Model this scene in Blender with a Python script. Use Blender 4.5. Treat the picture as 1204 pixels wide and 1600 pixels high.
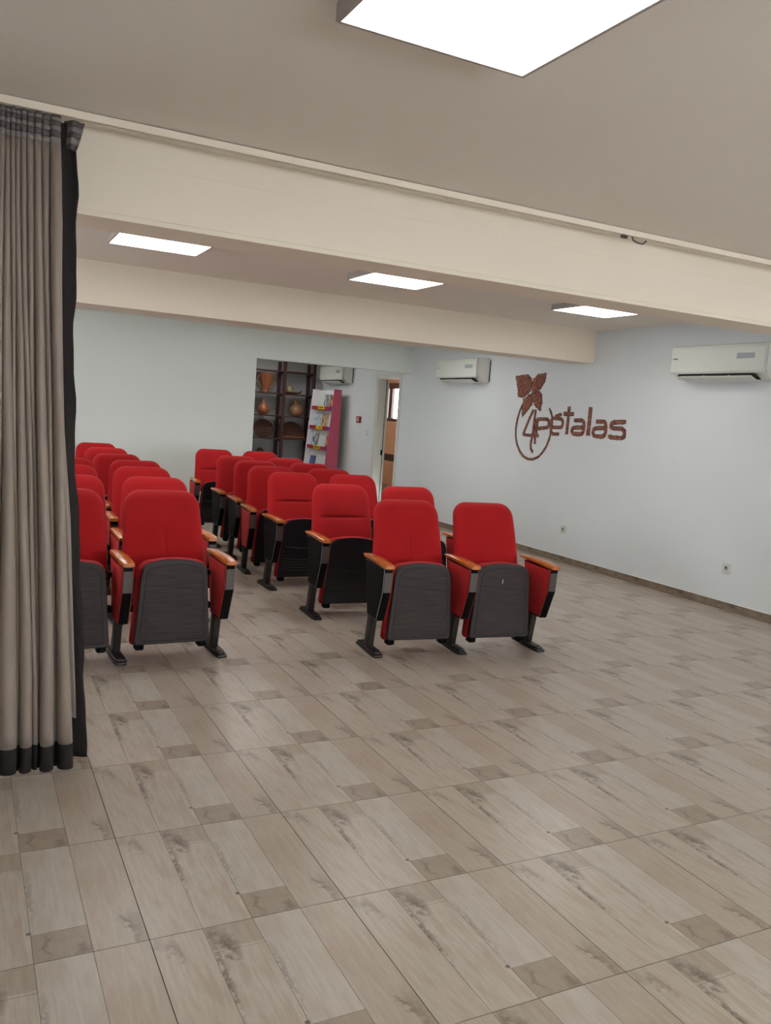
import bpy, bmesh, math, random
from mathutils import Vector, Matrix
random.seed(7)
for o in list(bpy.data.objects): bpy.data.objects.remove(o)
SC = bpy.context.scene
COL = SC.collection
PI = math.pi

# ------------------------------------------------------------------ camera
F_PX = 1315.6
cam_d = bpy.data.cameras.new('camera'); cam = bpy.data.objects.new('camera', cam_d); COL.objects.link(cam)
cam_d.sensor_fit = 'HORIZONTAL'; cam_d.sensor_width = 36.0; cam_d.lens = F_PX / 1204 * 36.0
cam_d.clip_start = 0.05; cam_d.clip_end = 100
def cam_axes(yaw, pitch, roll):
    cy, sy, cp, sp = math.cos(yaw), math.sin(yaw), math.cos(pitch), math.sin(pitch)
    f = Vector((sy*cp, cy*cp, sp)); r = Vector((cy, -sy, 0)); u = r.cross(f)
    c, s = math.cos(roll), math.sin(roll)
    return c*r + s*u, -s*r + c*u, f
r_, u_, f_ = cam_axes(0.470804, -0.112247, 0.0719496)
m = Matrix((r_, u_, -f_)).transposed().to_4x4(); m.translation = Vector((-0.4905, -2.2294, 1.5023))
cam.matrix_world = m
SC.camera = cam

# ------------------------------------------------------------------ world, exposure
W = bpy.data.worlds.new('overcast_sky'); SC.world = W; W.use_nodes = True
W.node_tree.nodes['Background'].inputs[0].default_value = (0.86, 0.94, 1.0, 1)
W.node_tree.nodes['Background'].inputs[1].default_value = 7.5
SC.view_settings.view_transform = 'Standard'; SC.view_settings.look = 'None'
SC.view_settings.gamma = 1.0; SC.view_settings.use_curve_mapping = False
SC.view_settings.exposure = 0.86
LAMP_STRENGTH = 6.0
LAMP_COLOR = (1.0, 0.985, 0.97, 1)

# ------------------------------------------------------------------ materials
def rgb(r, g, b):
    f = lambda c: (c/255/12.92) if c/255 <= 0.04045 else ((c/255+0.055)/1.055)**2.4
    return (f(r), f(g), f(b), 1)
class NT:
    """small helper for building procedural node materials"""
    def __init__(s, name):
        s.mat = bpy.data.materials.new(name); s.mat.use_nodes = True
        s.t = s.mat.node_tree; s.b = s.t.nodes['Principled BSDF']
    def n(s, typ, **kw):
        x = s.t.nodes.new(typ)
        for k, v in kw.items(): setattr(x, k, v)
        return x
    def put(s, sock, v):
        if isinstance(v, bpy.types.NodeSocket): s.t.links.new(v, sock)
        elif v is not None: sock.default_value = v
    def m(s, op, a, b=None, c=None, clamp=False):
        x = s.n('ShaderNodeMath', operation=op, use_clamp=clamp)
        s.put(x.inputs[0], a)
        if b is not None: s.put(x.inputs[1], b)
        if c is not None: s.put(x.inputs[2], c)
        return x.outputs[0]
    def coord(s, out='Object', scale=(1, 1, 1), loc=(0, 0, 0), rot=(0, 0, 0)):
        c = s.n('ShaderNodeTexCoord'); mp = s.n('ShaderNodeMapping')
        s.put(mp.inputs[0], c.outputs[out]); mp.inputs['Scale'].default_value = scale
        mp.inputs['Location'].default_value = loc; mp.inputs['Rotation'].default_value = rot
        return mp.outputs[0]
    def noise(s, vec, scale=5, detail=3, rough=0.55):
        x = s.n('ShaderNodeTexNoise'); s.put(x.inputs['Vector'], vec)
        x.inputs['Scale'].default_value = scale; x.inputs['Detail'].default_value = detail
        x.inputs['Roughness'].default_value = rough
        return x.outputs[0]
    def vor(s, vec, scale=20, out='Color', feature='F1'):
        x = s.n('ShaderNodeTexVoronoi', feature=feature); s.put(x.inputs['Vector'], vec); x.inputs['Scale'].default_value = scale
        return x.outputs[out]
    def mix(s, f, a, b):
        x = s.n('ShaderNodeMix', data_type='RGBA'); s.put(x.inputs[0], f); s.put(x.inputs[6], a); s.put(x.inputs[7], b)
        return x.outputs[2]
    def ramp(s, f, stops):
        x = s.n('ShaderNodeValToRGB'); s.put(x.inputs[0], f); cr = x.color_ramp
        while len(cr.elements) < len(stops): cr.elements.new(0.5)
        for e, (p, c) in zip(cr.elements, stops): e.position = p; e.color = c
        return x.outputs[0]
    def sm(s, v, lo, hi):
        x = s.n('ShaderNodeMapRange', interpolation_type='SMOOTHSTEP'); s.put(x.inputs[0], v)
        x.inputs[1].default_value = lo; x.inputs[2].default_value = hi
        return x.outputs[0]
    def bump(s, h, strength=0.2, dist=0.01):
        x = s.n('ShaderNodeBump'); x.inputs['Strength'].default_value = strength; x.inputs['Distance'].default_value = dist
        s.put(x.inputs['Height'], h); s.put(s.b.inputs['Normal'], x.outputs[0])
    def done(s, color=None, rough=None, metal=None, **kw):
        s.put(s.b.inputs['Base Color'], color); s.put(s.b.inputs['Roughness'], rough); s.put(s.b.inputs['Metallic'], metal)
        for k, v in kw.items(): s.put(s.b.inputs[k], v)
        return s.mat
def mottled(name, c1, c2, scale=8, rough=0.6, bump=0.0, metal=0.0, sc=(1, 1, 1), **kw):
    t = NT(name); f = t.noise(t.coord(scale=sc), scale, 4)
    if bump: t.bump(f, bump, 0.004)
    return t.done(t.mix(f, c1, c2), rough, metal, **kw)
M = {}
M['wall'] = mottled('painted_wall', rgb(215, 219, 220), rgb(221, 225, 225), 1.5, 0.7, 0.03)
M['ceiling'] = mottled('ceiling_paint', rgb(233, 225, 214), rgb(238, 230, 219), 1.2, 0.75, 0.03)
M['beam'] = mottled('beam_paint', rgb(234, 220, 202), rgb(238, 225, 207), 1.2, 0.7, 0.03)
M['header'] = mottled('back_wall_paint', rgb(220, 224, 218), rgb(225, 229, 223), 1.2, 0.7, 0.03)
M['grout'] = mottled('grout', rgb(88, 80, 72), rgb(100, 92, 84), 30, 0.9)
M['joint'] = mottled('printed_joint', rgb(70, 62, 54), rgb(84, 76, 66), 30, 0.8)
M['white_plastic'] = mottled('white_plastic', rgb(204, 205, 196), rgb(211, 212, 204), 3, 0.22)
M['white_metal'] = mottled('white_enamel', rgb(215, 212, 205), rgb(222, 219, 212), 3, 0.4)
M['lamp_frame'] = mottled('lamp_frame_enamel', rgb(160, 150, 142), rgb(170, 160, 152), 3, 0.5)
M['caulk'] = mottled('caulk', rgb(225, 225, 220), rgb(235, 235, 230), 30, 0.6)
M['black'] = mottled('black_plastic', rgb(10, 9, 11), rgb(15, 14, 16), 40, 0.6, 0.1, **{'Specular IOR Level': 0.1})
M['dark_slot'] = mottled('dark_slot', rgb(18, 18, 18), rgb(28, 27, 26), 20, 0.8)
M['steel'] = mottled('dark_steel', rgb(38, 34, 33), rgb(50, 46, 44), 30, 0.42, 0.05, 0.35)
M['gunmetal'] = mottled('gunmetal_plate', rgb(78, 72, 68), rgb(90, 84, 80), 60, 0.4, 0.05, 0.3)
M['chrome'] = mottled('bright_metal', rgb(190, 188, 182), rgb(210, 208, 204), 30, 0.25, 0, 0.9)
def fabric(name, c1, c2, sheen=0.3):
    t = NT(name); co = t.coord(); w = t.noise(co, 500, 2); big = t.noise(co, 4, 3)
    t.bump(w, 0.25, 0.002)
    return t.done(t.mix(t.m('ADD', t.m('MULTIPLY', w, .4), t.m('MULTIPLY', big, .6)), c1, c2), 0.95, 0, **{'Sheen Weight': sheen, 'Sheen Roughness': 0.5})
M['red'] = fabric('red_upholstery', rgb(158, 8, 14), rgb(188, 13, 20), 0.04)
M['red_dark'] = fabric('red_seam', rgb(96, 8, 14), rgb(110, 12, 18), 0.0)
M['red_trim'] = mottled('red_piping', rgb(150, 50, 40), rgb(170, 66, 52), 30, 0.6)
M['grey_trim'] = mottled('grey_piping', rgb(110, 104, 104), rgb(135, 128, 126), 30, 0.6)
t = NT('honey_wood'); co = t.coord(scale=(30, 2.5, 30)); f = t.noise(co, 2.0, 5)
M['arm_wood'] = t.done(t.ramp(f, [(0.3, rgb(150, 72, 22)), (0.5, rgb(190, 104, 40)), (0.7, rgb(210, 126, 58))]), 0.25, 0, **{'Coat Weight': 0.4, 'Coat Roughness': 0.15})
t = NT('brushed_grey_shell'); co = t.coord(scale=(2, 1, 55)); f = t.noise(co, 3.0, 5)
t.bump(f, 0.25, 0.002)
M['shell'] = t.done(t.ramp(f, [(0.3, rgb(36, 29, 28)), (0.7, rgb(66, 54, 52))]), 0.5, 0, **{'Specular IOR Level': 0.3})
M['shell_rim'] = mottled('shell_rim', rgb(46, 41, 41), rgb(57, 51, 51), 30, 0.45, **{'Specular IOR Level': 0.3})
M['shell_black'] = mottled('black_shell', rgb(12, 14, 20), rgb(20, 22, 29), 20, 0.45, 0.05, **{'Specular IOR Level': 0.35})
# curtain cloth
def cloth(name, c1, c2, rough=0.6, sheen=0.4):
    t = NT(name); co = t.coord(scale=(1, 1, 1)); w = t.noise(co, 350, 2); big = t.noise(co, 6, 3); t.bump(w, 0.15, 0.002)
    return t.done(t.mix(big, c1, c2), rough, 0, **{'Sheen Weight': sheen})
M['curtain'] = cloth('taupe_satin', rgb(132, 118, 107), rgb(146, 131, 119), 0.5, 0.25)
M['curtain_stripe'] = cloth('dark_grey_stripe', rgb(80, 72, 73), rgb(90, 82, 81), 0.6, 0.1)
M['curtain_tape'] = cloth('mid_grey_tape', rgb(122, 114, 111), rgb(132, 124, 121), 0.6, 0.1)
M['curtain_dark'] = cloth('black_brown_cloth', rgb(24, 19, 19), rgb(32, 26, 25), 0.9, 0.0)
M['dark_wood'] = mottled('dark_wood', rgb(48, 24, 22), rgb(72, 36, 32), 6, 0.5, 0.1, sc=(8, 8, 1))
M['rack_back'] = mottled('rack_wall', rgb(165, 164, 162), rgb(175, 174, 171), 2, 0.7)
M['carved'] = mottled('carved_wood', rgb(92, 52, 28), rgb(150, 96, 58), 9, 0.5, 0.3, sc=(6, 6, 1))
M['gourd'] = mottled('gourd_skin', rgb(110, 56, 30), rgb(165, 100, 62), 12, 0.35)
M['gourd2'] = mottled('speckled_gourd_skin', rgb(104, 62, 44), rgb(160, 120, 88), 16, 0.4)
M['wicker'] = mottled('dark_wicker', rgb(48, 28, 24), rgb(84, 52, 42), 60, 0.8, 0.5)
M['wicker2'] = mottled('brown_wicker', rgb(84, 52, 34), rgb(120, 80, 54), 60, 0.8, 0.5)
M['melon'] = mottled('green_gourd', rgb(110, 100, 64), rgb(180, 168, 122), 8, 0.4)
M['magenta'] = mottled('magenta_board', rgb(184, 74, 100), rgb(196, 82, 108), 3, 0.5)
M['pink_board'] = mottled('pale_board', rgb(228, 226, 226), rgb(236, 234, 234), 3, 0.5)
M['crimson_strip'] = mottled('crimson_strip', rgb(168, 44, 62), rgb(180, 50, 70), 3, 0.5)
M['yellow_tag'] = mottled('yellow_label', rgb(232, 200, 20), rgb(240, 212, 40), 20, 0.5)
M['purple_tag'] = mottled('violet_label', rgb(84, 56, 140), rgb(96, 66, 150), 20, 0.5)
M['ink'] = mottled('ink', rgb(60, 50, 10), rgb(80, 66, 20), 20, 0.6)
M['tan_tile'] = mottled('tan_tile', rgb(222, 178, 142), rgb(228, 186, 150), 4, 0.35)
M['dark_tile'] = mottled('slate_tile', rgb(56, 58, 58), rgb(68, 70, 69), 12, 0.35)
M['brown_frame'] = mottled('brown_aluminium', rgb(84, 60, 56), rgb(98, 72, 66), 12, 0.4)
M['door_white'] = mottled('door_enamel', rgb(206, 204, 194), rgb(214, 212, 202), 3, 0.4)
M['alarm_red'] = mottled('alarm_red', rgb(150, 24, 24), rgb(165, 30, 30), 6, 0.4)
t = NT('window_glass'); t.b.inputs['Transmission Weight'].default_value = 1.0
M['glass'] = t.done((1, 1, 1, 1), 0.02, 0, IOR=1.05)
t = NT('lamp_diffuser'); e = t.b
M['lamp'] = t.done((0.9, 0.9, 0.9, 1), 0.5, 0, **{'Emission Color': LAMP_COLOR, 'Emission Strength': LAMP_STRENGTH})
# terracotta and dark chips of the wall lettering
t = NT('seed_mosaic'); co = t.coord(); v = t.vor(co, 62, 'Color'); sp = t.n('ShaderNodeSeparateColor'); t.put(sp.inputs[0], v)
ed = t.vor(co, 62, 'Distance', 'DISTANCE_TO_EDGE')
c = t.ramp(sp.outputs[0], [(0.0, rgb(100, 42, 36)), (0.3, rgb(160, 72, 56)), (0.55, rgb(196, 118, 78)), (0.75, rgb(136, 112, 82)), (1.0, rgb(176, 62, 62))])
t.bump(t.sm(ed, 0, .3), 0.8, 0.004)
M['mosaic'] = t.done(t.mix(t.sm(ed, 0.0, 0.14), rgb(66, 36, 30), c), 0.5)
M['mosaic_edge'] = mottled('dark_chip', rgb(64, 38, 32), rgb(124, 84, 62), 60, 0.6)

# wood-look floor tile: every tile carries the same print of four planks
def tile_material(name, dark=1.0):
    t = NT(name)
    tc = t.n('ShaderNodeTexCoord'); sep = t.n('ShaderNodeSeparateXYZ'); t.put(sep.inputs[0], tc.outputs['Object'])
    u = t.m('DIVIDE', sep.outputs[0], 0.6); v = t.m('DIVIDE', sep.outputs[1], 0.6)
    mp = t.n('ShaderNodeMapping'); mp.inputs['Scale'].default_value = (26, 2.6, 1); t.put(mp.inputs[0], tc.outputs['Object'])
    grain = t.noise(mp.outputs[0], 3.0, 6, 0.62)
    mp2 = t.n('ShaderNodeMapping'); mp2.inputs['Scale'].default_value = (9, 2.0, 1); t.put(mp2.inputs[0], tc.outputs['Object'])
    soft = t.noise(mp2.outputs[0], 2.2, 3)
    fine = t.noise(tc.outputs['Object'], 28, 5, 0.7)
    base = t.mix(t.sm(grain, .25, .75), rgb(172, 159, 145), rgb(192, 183, 171))
    base = t.mix(t.m('MULTIPLY', t.sm(soft, .45, .7), .55), base, rgb(166, 146, 126))
    def box(lo, hi, x): return t.m('MULTIPLY', t.m('GREATER_THAN', x, lo), t.m('LESS_THAN', x, hi))
    p0, p1, p2, p3 = (box(a, a+.25, u) for a in (0, .25, .5, .75))
    base = t.mix(t.m('MULTIPLY', p3, .42), base, rgb(160, 141, 123))
    base = t.mix(t.m('MULTIPLY', p0, .22), base, rgb(170, 152, 134))
    base = t.mix(t.m('MULTIPLY', p2, .25), base, rgb(188, 182, 174))
    warp = t.m('SUBTRACT', fine, .5)
    uw = t.m('ADD', u, t.m('MULTIPLY', warp, .12)); vw = t.m('ADD', v, t.m('MULTIPLY', warp, .3))
    def blob(cu, cv, ru, rv, slant=0.0):
        du = t.m('SUBTRACT', t.m('SUBTRACT', uw, cu), t.m('MULTIPLY', t.m('SUBTRACT', vw, cv), slant))
        a = t.m('POWER', t.m('DIVIDE', du, ru), 2); b = t.m('POWER', t.m('DIVIDE', t.m('SUBTRACT', vw, cv), rv), 2)
        return t.m('SUBTRACT', 1.0, t.sm(t.m('SQRT', t.m('ADD', a, b)), .15, 1.0))
    # knots and stains of the print
    k = t.m('MULTIPLY', p0, t.m('MAXIMUM', t.m('MULTIPLY', blob(.09, .88, .045, .12, -.25), .8), t.m('MULTIPLY', blob(.03, .97, .06, .12), .35)))
    k1 = t.m('MULTIPLY', p1, t.m('MAXIMUM', t.m('MAXIMUM', blob(.335, .84, .055, .17, -.1), t.m('MULTIPLY', blob(.29, .95, .05, .09), .8)),
             t.m('MULTIPLY', blob(.265, .62, .022, .42, .02), .9)))
    k2 = t.m('MULTIPLY', p2, t.m('MULTIPLY', blob(.515, .55, .02, .45), .5))
    k3 = t.m('MULTIPLY', p3, t.m('MAXIMUM', t.m('MULTIPLY', blob(.93, .17, .035, .15, -.2), .9), t.m('MULTIPLY', blob(.965, .10, .05, .28, 0), .55)))
    ks = t.m('MAXIMUM', t.m('MAXIMUM', k, k1), t.m('MAXIMUM', k2, k3))
    ks = t.m('MULTIPLY', ks, t.sm(fine, .25, .6))
    # the short brown block at the near end of plank two, the stained block at the far end of plank one
    b2 = t.m('MULTIPLY', p2, t.m('LESS_THAN', v, .215))
    base = t.mix(t.m('MULTIPLY', b2, .62), base, t.mix(fine, rgb(120, 102, 84), rgb(156, 136, 114)))
    b1 = t.m('MULTIPLY', p1, t.m('GREATER_THAN', v, .82))
    base = t.mix(t.m('MULTIPLY', b1, .42), base, rgb(146, 130, 112))
    st = t.m('MULTIPLY', b2, t.m('MAXIMUM', blob(.56, .10, .02, .13, -.1), blob(.72, .05, .06, .07)))
    dot = t.m('SUBTRACT', 1.0, t.sm(t.m('SQRT', t.m('ADD', t.m('POWER', t.m('SUBTRACT', u, .492), 2), t.m('POWER', t.m('SUBTRACT', v, .232), 2))), .006, .016))
    col = t.mix(t.m('MULTIPLY', t.m('MAXIMUM', ks, t.m('MULTIPLY', st, .6)), .85), base, rgb(92, 78, 66))
    col = t.mix(t.m('MULTIPLY', dot, .8), col, rgb(60, 48, 40))
    oi = t.n('ShaderNodeObjectInfo')
    hs = t.n('ShaderNodeHueSaturation'); t.put(hs.inputs['Color'], col)
    t.put(hs.inputs['Value'], t.m('ADD', t.m('MULTIPLY', oi.outputs['Random'], .05), .895*dark)); 
    t.bump(grain, 0.06, 0.002)
    rough = t.m('ADD', t.m('MULTIPLY', grain, .12), .25)
    return t.done(hs.outputs[0], rough, 0, **{'Specular IOR Level': 0.45})
M['tile'] = tile_material('wood_look_tile')
t = NT('skirting_print'); co = t.coord(scale=(1, 3, 22)); f = t.noise(co, 3, 5); f2 = t.noise(t.coord(), 7, 3)
c = t.ramp(f, [(0.3, rgb(112, 98, 82)), (0.7, rgb(146, 130, 112))])
M['skirting'] = t.done(t.mix(t.sm(f2, .5, .66), c, rgb(104, 84, 66)), 0.4)

# ------------------------------------------------------------------ geometry helpers
def obj(name, bm, mat, parent=None, smooth=False, label=None, kind=None):
    me = bpy.data.meshes.new(name); bmesh.ops.recalc_face_normals(bm, faces=bm.faces[:]); bm.to_mesh(me); bm.free()
    for mm in (mat if isinstance(mat, (list, tuple)) else [mat]): me.materials.append(mm)
    if smooth:
        me.polygons.foreach_set('use_smooth', [True]*len(me.polygons))
        if smooth != 'all': me.set_sharp_from_angle(angle=math.radians(40))
    o = bpy.data.objects.new(name, me); COL.objects.link(o)
    if parent: o.parent = parent
    if label: o['label'] = label
    if kind: o['kind'] = kind
    return o
def thing(name, label, cat, loc=(0, 0, 0), rz=0, group=None):
    o = bpy.data.objects.new(name, None); COL.objects.link(o); o.empty_display_size = 0.1
    o.location = loc; o.rotation_euler = (0, 0, rz); o['label'] = label; o['category'] = cat
    if group: o['group'] = group
    return o
def tag(o, label, cat, group=None):
    o['label'] = label; o['category'] = cat
    if group: o['group'] = group
    return o
def struct(name, bm, mat, smooth=False):
    o = obj(name, bm, mat, None, smooth); o['kind'] = 'structure'; return o
def B(): return bmesh.new()
def box(bm, x0, y0, z0, x1, y1, z1, bev=0.0, seg=1):
    r = bmesh.ops.create_cube(bm, size=1)
    vs = r['verts']
    for v in vs: v.co = Vector((x0 + (v.co.x+.5)*(x1-x0), y0 + (v.co.y+.5)*(y1-y0), z0 + (v.co.z+.5)*(z1-z0)))
    if bev:
        es = list({e for v in vs for e in v.link_edges})
        bmesh.ops.bevel(bm, geom=es, offset=bev, segments=seg, profile=0.5, affect='EDGES')
    return bm
def prism(bm, pts, axis, lo, hi, bev=0.0):
    """extrude the 2-D outline pts along axis ('x': pts are (y,z); 'y': (x,z); 'z': (x,y))"""
    def P(a, b, h): return Vector((h, a, b)) if axis == 'x' else Vector((a, h, b)) if axis == 'y' else Vector((a, b, h))
    v0 = [bm.verts.new(P(a, b, lo)) for a, b in pts]; v1 = [bm.verts.new(P(a, b, hi)) for a, b in pts]
    n = len(pts); fs = [bm.faces.new(v0), bm.faces.new(v1[::-1])]
    for i in range(n): fs.append(bm.faces.new([v0[i], v1[i], v1[(i+1) % n], v0[(i+1) % n]]))
    if bev:
        es = list({e for f in fs[:2] for e in f.edges})
        bmesh.ops.bevel(bm, geom=es, offset=bev, segments=2, profile=0.5, affect='EDGES')
    return bm
def tube(bm, pts, r, n=8, closed=False, cap=True):
    pts = [Vector(p) for p in pts]; rings = []; N = len(pts)
    rr = r if isinstance(r, (list, tuple)) else [r]*N
    up = None
    for i, p in enumerate(pts):
        if closed: d = pts[(i+1) % N]-pts[i-1]
        else: d = pts[min(i+1, N-1)]-pts[max(i-1, 0)]
        d.normalize()
        if up is None: up = Vector((0, 0, 1)) if abs(d.z) < .9 else Vector((1, 0, 0))
        a = d.cross(up).normalized(); b = a.cross(d).normalized(); up = b
        rings.append([bm.verts.new(p + rr[i]*(math.cos(2*PI*k/n)*a + math.sin(2*PI*k/n)*b)) for k in range(n)])
    for i in range(N if closed else N-1):
        A, Bq = rings[i], rings[(i+1) % N]
        for k in range(n): bm.faces.new([A[k], A[(k+1) % n], Bq[(k+1) % n], Bq[k]])
    if cap and not closed: bm.faces.new(rings[0]); bm.faces.new(rings[-1][::-1])
    return bm
def lathe(bm, prof, c=(0, 0, 0), n=20, sx=1, sy=1, rmod=None):
    rings = []
    for r, z in prof:
        ring = []
        for k in range(n):
            a = 2*PI*k/n; q = r*(rmod(a) if rmod else 1)
            ring.append(bm.verts.new((c[0]+sx*q*math.cos(a), c[1]+sy*q*math.sin(a), c[2]+z)))
        rings.append(ring)
    for A, Bq in zip(rings, rings[1:]):
        for k in range(n): bm.faces.new([A[k], A[(k+1) % n], Bq[(k+1) % n], Bq[k]])
    bm.faces.new(rings[0][::-1]); bm.faces.new(rings[-1])
    return bm
def copy_tree(o, parent=None):
    c = o.copy(); COL.objects.link(c)
    if parent: c.parent = parent
    for ch in list(o.children): copy_tree(ch, c)
    return c

# ------------------------------------------------------------------ room
XR = 5.65; XL = -3.6; YF = -5.0; YB = 9.3; CH = 2.585; YE = 13.2; XA = 3.19; XAL = 2.0
bm = B(); box(bm, XL-.2, YF-.2, -0.12, XR+.02, YE+.2, -0.0035); floor = struct('floor', bm, M['grout'])
def tile_bm(cx0, cx1, cy0, cy1):
    """planks of one 60 cm tile, clipped to the local rectangle; grooves between planks, joint round the tile"""
    bm = B(); J = .0013; G = .0007
    cells = [(0, .25, 0, 1), (.25, .5, 0, .8), (.25, .5, .8, 1), (.5, .75, .215, 1), (.5, .75, 0, .215), (.75, 1, 0, 1)]
    x0, x1, y0, y1 = max(cx0, J), min(cx1, .6-J), max(cy0, J), min(cy1, .6-J)
    box(bm, x0, y0, -.0034, x1, y1, -.0012)
    for f in bm.faces: f.material_index = 1
    for a, b, c, d in cells:
        p, q, r, s = max(a*.6+G, x0), min(b*.6-G, x1), max(c*.6+G, y0), min(d*.6-G, y1)
        if q-p < .004 or s-r < .004: continue
        box(bm, p, r, -.0012, q, s, 0.0)
    return bm
def cam_px(x, y, z):
    d = Vector((x, y, z))-cam.matrix_world.translation; w = d.dot(f_)
    return None if w < .1 else (602+F_PX*d.dot(r_)/w, 800-F_PX*d.dot(u_)/w)
def in_view(x, y):
    for a in (0, .2, .4, .6):
        for b in (0, .2, .4, .6):
            p = cam_px(x+a, y+b, 0)
            if p and -15 < p[0] < 1219 and p[1] < 1640: return True
    return False
meshes = {}; hidden = B(); ntile = 0
for i in range(-6, 10):
    for j in range(-9, 22):
        x, y = i*.6, j*.6
        clip = [0, .6, 0, .6]
        if x < XL: clip[0] = XL-x
        if x+.6 > XR: clip[1] = XR-x
        if y < YF: clip[2] = YF-y
        if y < YB and y+.6 > YB:
            if x+.6 <= XA: clip[3] = YB-y
        if y >= YB-.01 and x < XAL: continue
        if y > 9 and x+.6 <= XAL+.01: continue
        key = tuple(round(c, 4) for c in clip)
        seen = in_view(x, y) and not (x+.6 <= XA-.1 and y >= YB-.3) and not (y < 1.4 and cam_px(x+.6, y+.3, 0) is not None and cam_px(x+.6, y+.3, 0)[0] < 0)
        if seen:
            if key not in meshes:
                o = obj('floor_tile', tile_bm(*clip), [M['tile'], M['joint']], floor); meshes[key] = o.data
            else:
                o = bpy.data.objects.new('floor_tile', meshes[key]); COL.objects.link(o); o.parent = floor
            o.location = (x, y, 0); ntile += 1
        else:
            b2 = tile_bm(*clip); me = bpy.data.meshes.new('t'); b2.to_mesh(me); b2.free()
            n0 = len(hidden.verts); hidden.from_mesh(me); bpy.data.meshes.remove(me)
            hidden.verts.ensure_lookup_table()
            for v in hidden.verts[n0:]: v.co.x += x; v.co.y += y
o = obj('floor_tile_field', hidden, [M['tile'], M['joint']], floor); o['kind'] = 'stuff'
print('tiles', ntile)

bm = B(); box(bm, XL-.2, YF-.2, CH, XR+.2, YE+.2, CH+.15); struct('ceiling', bm, M['ceiling'])
# right wall with the doorway
DY0, DY1, DZ = 9.64, 10.43, 2.15; WT = .14
bm = B()
box(bm, XR, YF-.2, -.1, XR+WT, DY0, CH+.1); box(bm, XR, DY0, DZ, XR+WT, DY1, CH+.1); box(bm, XR, DY1, -.1, XR+WT, YE+.2, CH+.1)
struct('wall_right', bm, M['wall'])
# back wall: solid to the left of the alcove opening, header above it
bm = B(); box(bm, XL-.2, YB, -.1, XA, YB+.15, CH+.1); box(bm, XA, YB, 2.19, XR, YB+.15, CH+.1)
struct('wall_back', bm, M['header'])
# left wall out of view; its windows are added to let daylight in
WL = [(2.4, 4.2), (5.6, 7.4)]
bm = B(); ys = [YF-.2]
for a, b in WL: ys += [a, b]
ys.append(YE+.2)
for a, b in zip(ys[::2], ys[1::2]): box(bm, XL-.15, a, -.1, XL, b, CH+.1)
for a, b in WL: box(bm, XL-.15, a, -.1, XL, b, 1.0); box(bm, XL-.15, a, 2.1, XL, b, CH+.1)
struct('wall_left', bm, M['wall'])
for i, (a, b) in enumerate(WL):
    bm = B(); xx = XL-.10
    for q in (a, (a+b)/2-.025, b-.05): box(bm, xx, q, 1.0, xx+.06, q+.05, 2.1)
    box(bm, xx, a, 1.0, xx+.06, b, 1.05); box(bm, xx, a, 2.05, xx+.06, b, 2.1)
    o = struct('window_%d' % (i+2), bm, M['brown_frame'])  # unseen window, added for daylight from the left
    bm = B(); box(bm, xx+.025, a+.04, 1.04, xx+.031, b-.04, 2.06); obj('window_pane', bm, M['glass'], o)
WF = [(.6, 2.8), (3.2, 5.4)]      # unseen windows added behind the camera to light beam and ceiling
bm = B(); xs = [XL-.2]
for a, b in WF: xs += [a, b]
xs.append(XR+.15)
for a, b in zip(xs[::2], xs[1::2]): box(bm, a, YF-.15, -.1, b, YF, CH+.1)
for a, b in WF: box(bm, a, YF-.15, -.1, b, YF, .9); box(bm, a, YF-.15, 2.15, b, YF, CH+.1)
struct('wall_front', bm, M['beam'])
for i, (a, b) in enumerate(WF):
    bm = B(); yy = YF-.10
    for q in (a, (a+b)/2-.025, b-.05): box(bm, q, yy, .9, q+.05, yy+.06, 2.15)
    box(bm, a, yy, .9, b, yy+.06, .95); box(bm, a, yy, 2.1, b, yy+.06, 2.15)
    o = struct('window_%d' % (i+4), bm, M['brown_frame'])  # unseen window, added for light from behind the camera
    bm = B(); box(bm, a+.04, yy+.025, .94, b-.04, yy+.031, 2.11); obj('window_pane', bm, M['glass'], o)
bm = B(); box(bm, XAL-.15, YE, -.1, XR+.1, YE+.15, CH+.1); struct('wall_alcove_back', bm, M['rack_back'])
bm = B(); box(bm, XAL-.15, YB+.15, -.1, XAL, 11.8, CH+.1); box(bm, XAL-.15, 12.7, -.1, XAL, YE, CH+.1)
box(bm, XAL-.15, 11.8, -.1, XAL, 12.7, 1.5); box(bm, XAL-.15, 11.8, 2.2, XAL, 12.7, CH+.1); struct('wall_alcove_left', bm, M['wall'])
bm = B()
for q in (11.8, 12.65): box(bm, XAL-.10, q, 1.5, XAL-.04, q+.05, 2.2)
box(bm, XAL-.10, 11.8, 1.5, XAL-.04, 12.7, 1.55); box(bm, XAL-.10, 11.8, 2.15, XAL-.04, 12.7, 2.2)
o = struct('window_6', bm, M['brown_frame'])  # unseen window, added for bluish light on the alcove's right wall
bm = B(); box(bm, XAL-.075, 11.84, 1.54, XAL-.069, 12.66, 2.16); obj('window_pane', bm, M['glass'], o)

# ceiling beams
bm = B(); box(bm, XL, 1.55, 2.262, XR, 1.84, CH)
box(bm, XL, 1.556, 2.24, XR, 1.84, 2.262)
box(bm, XL, 1.5475, 2.47, XR, 1.55, 2.474)
struct('trim_1', bm, M['beam'])
bm = B(); box(bm, XL, 5.09, 2.262, XR, 5.46, CH); box(bm, XL, 5.096, 2.24, XR, 5.46, 2.262)
struct('trim_2', bm, M['beam'])

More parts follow.
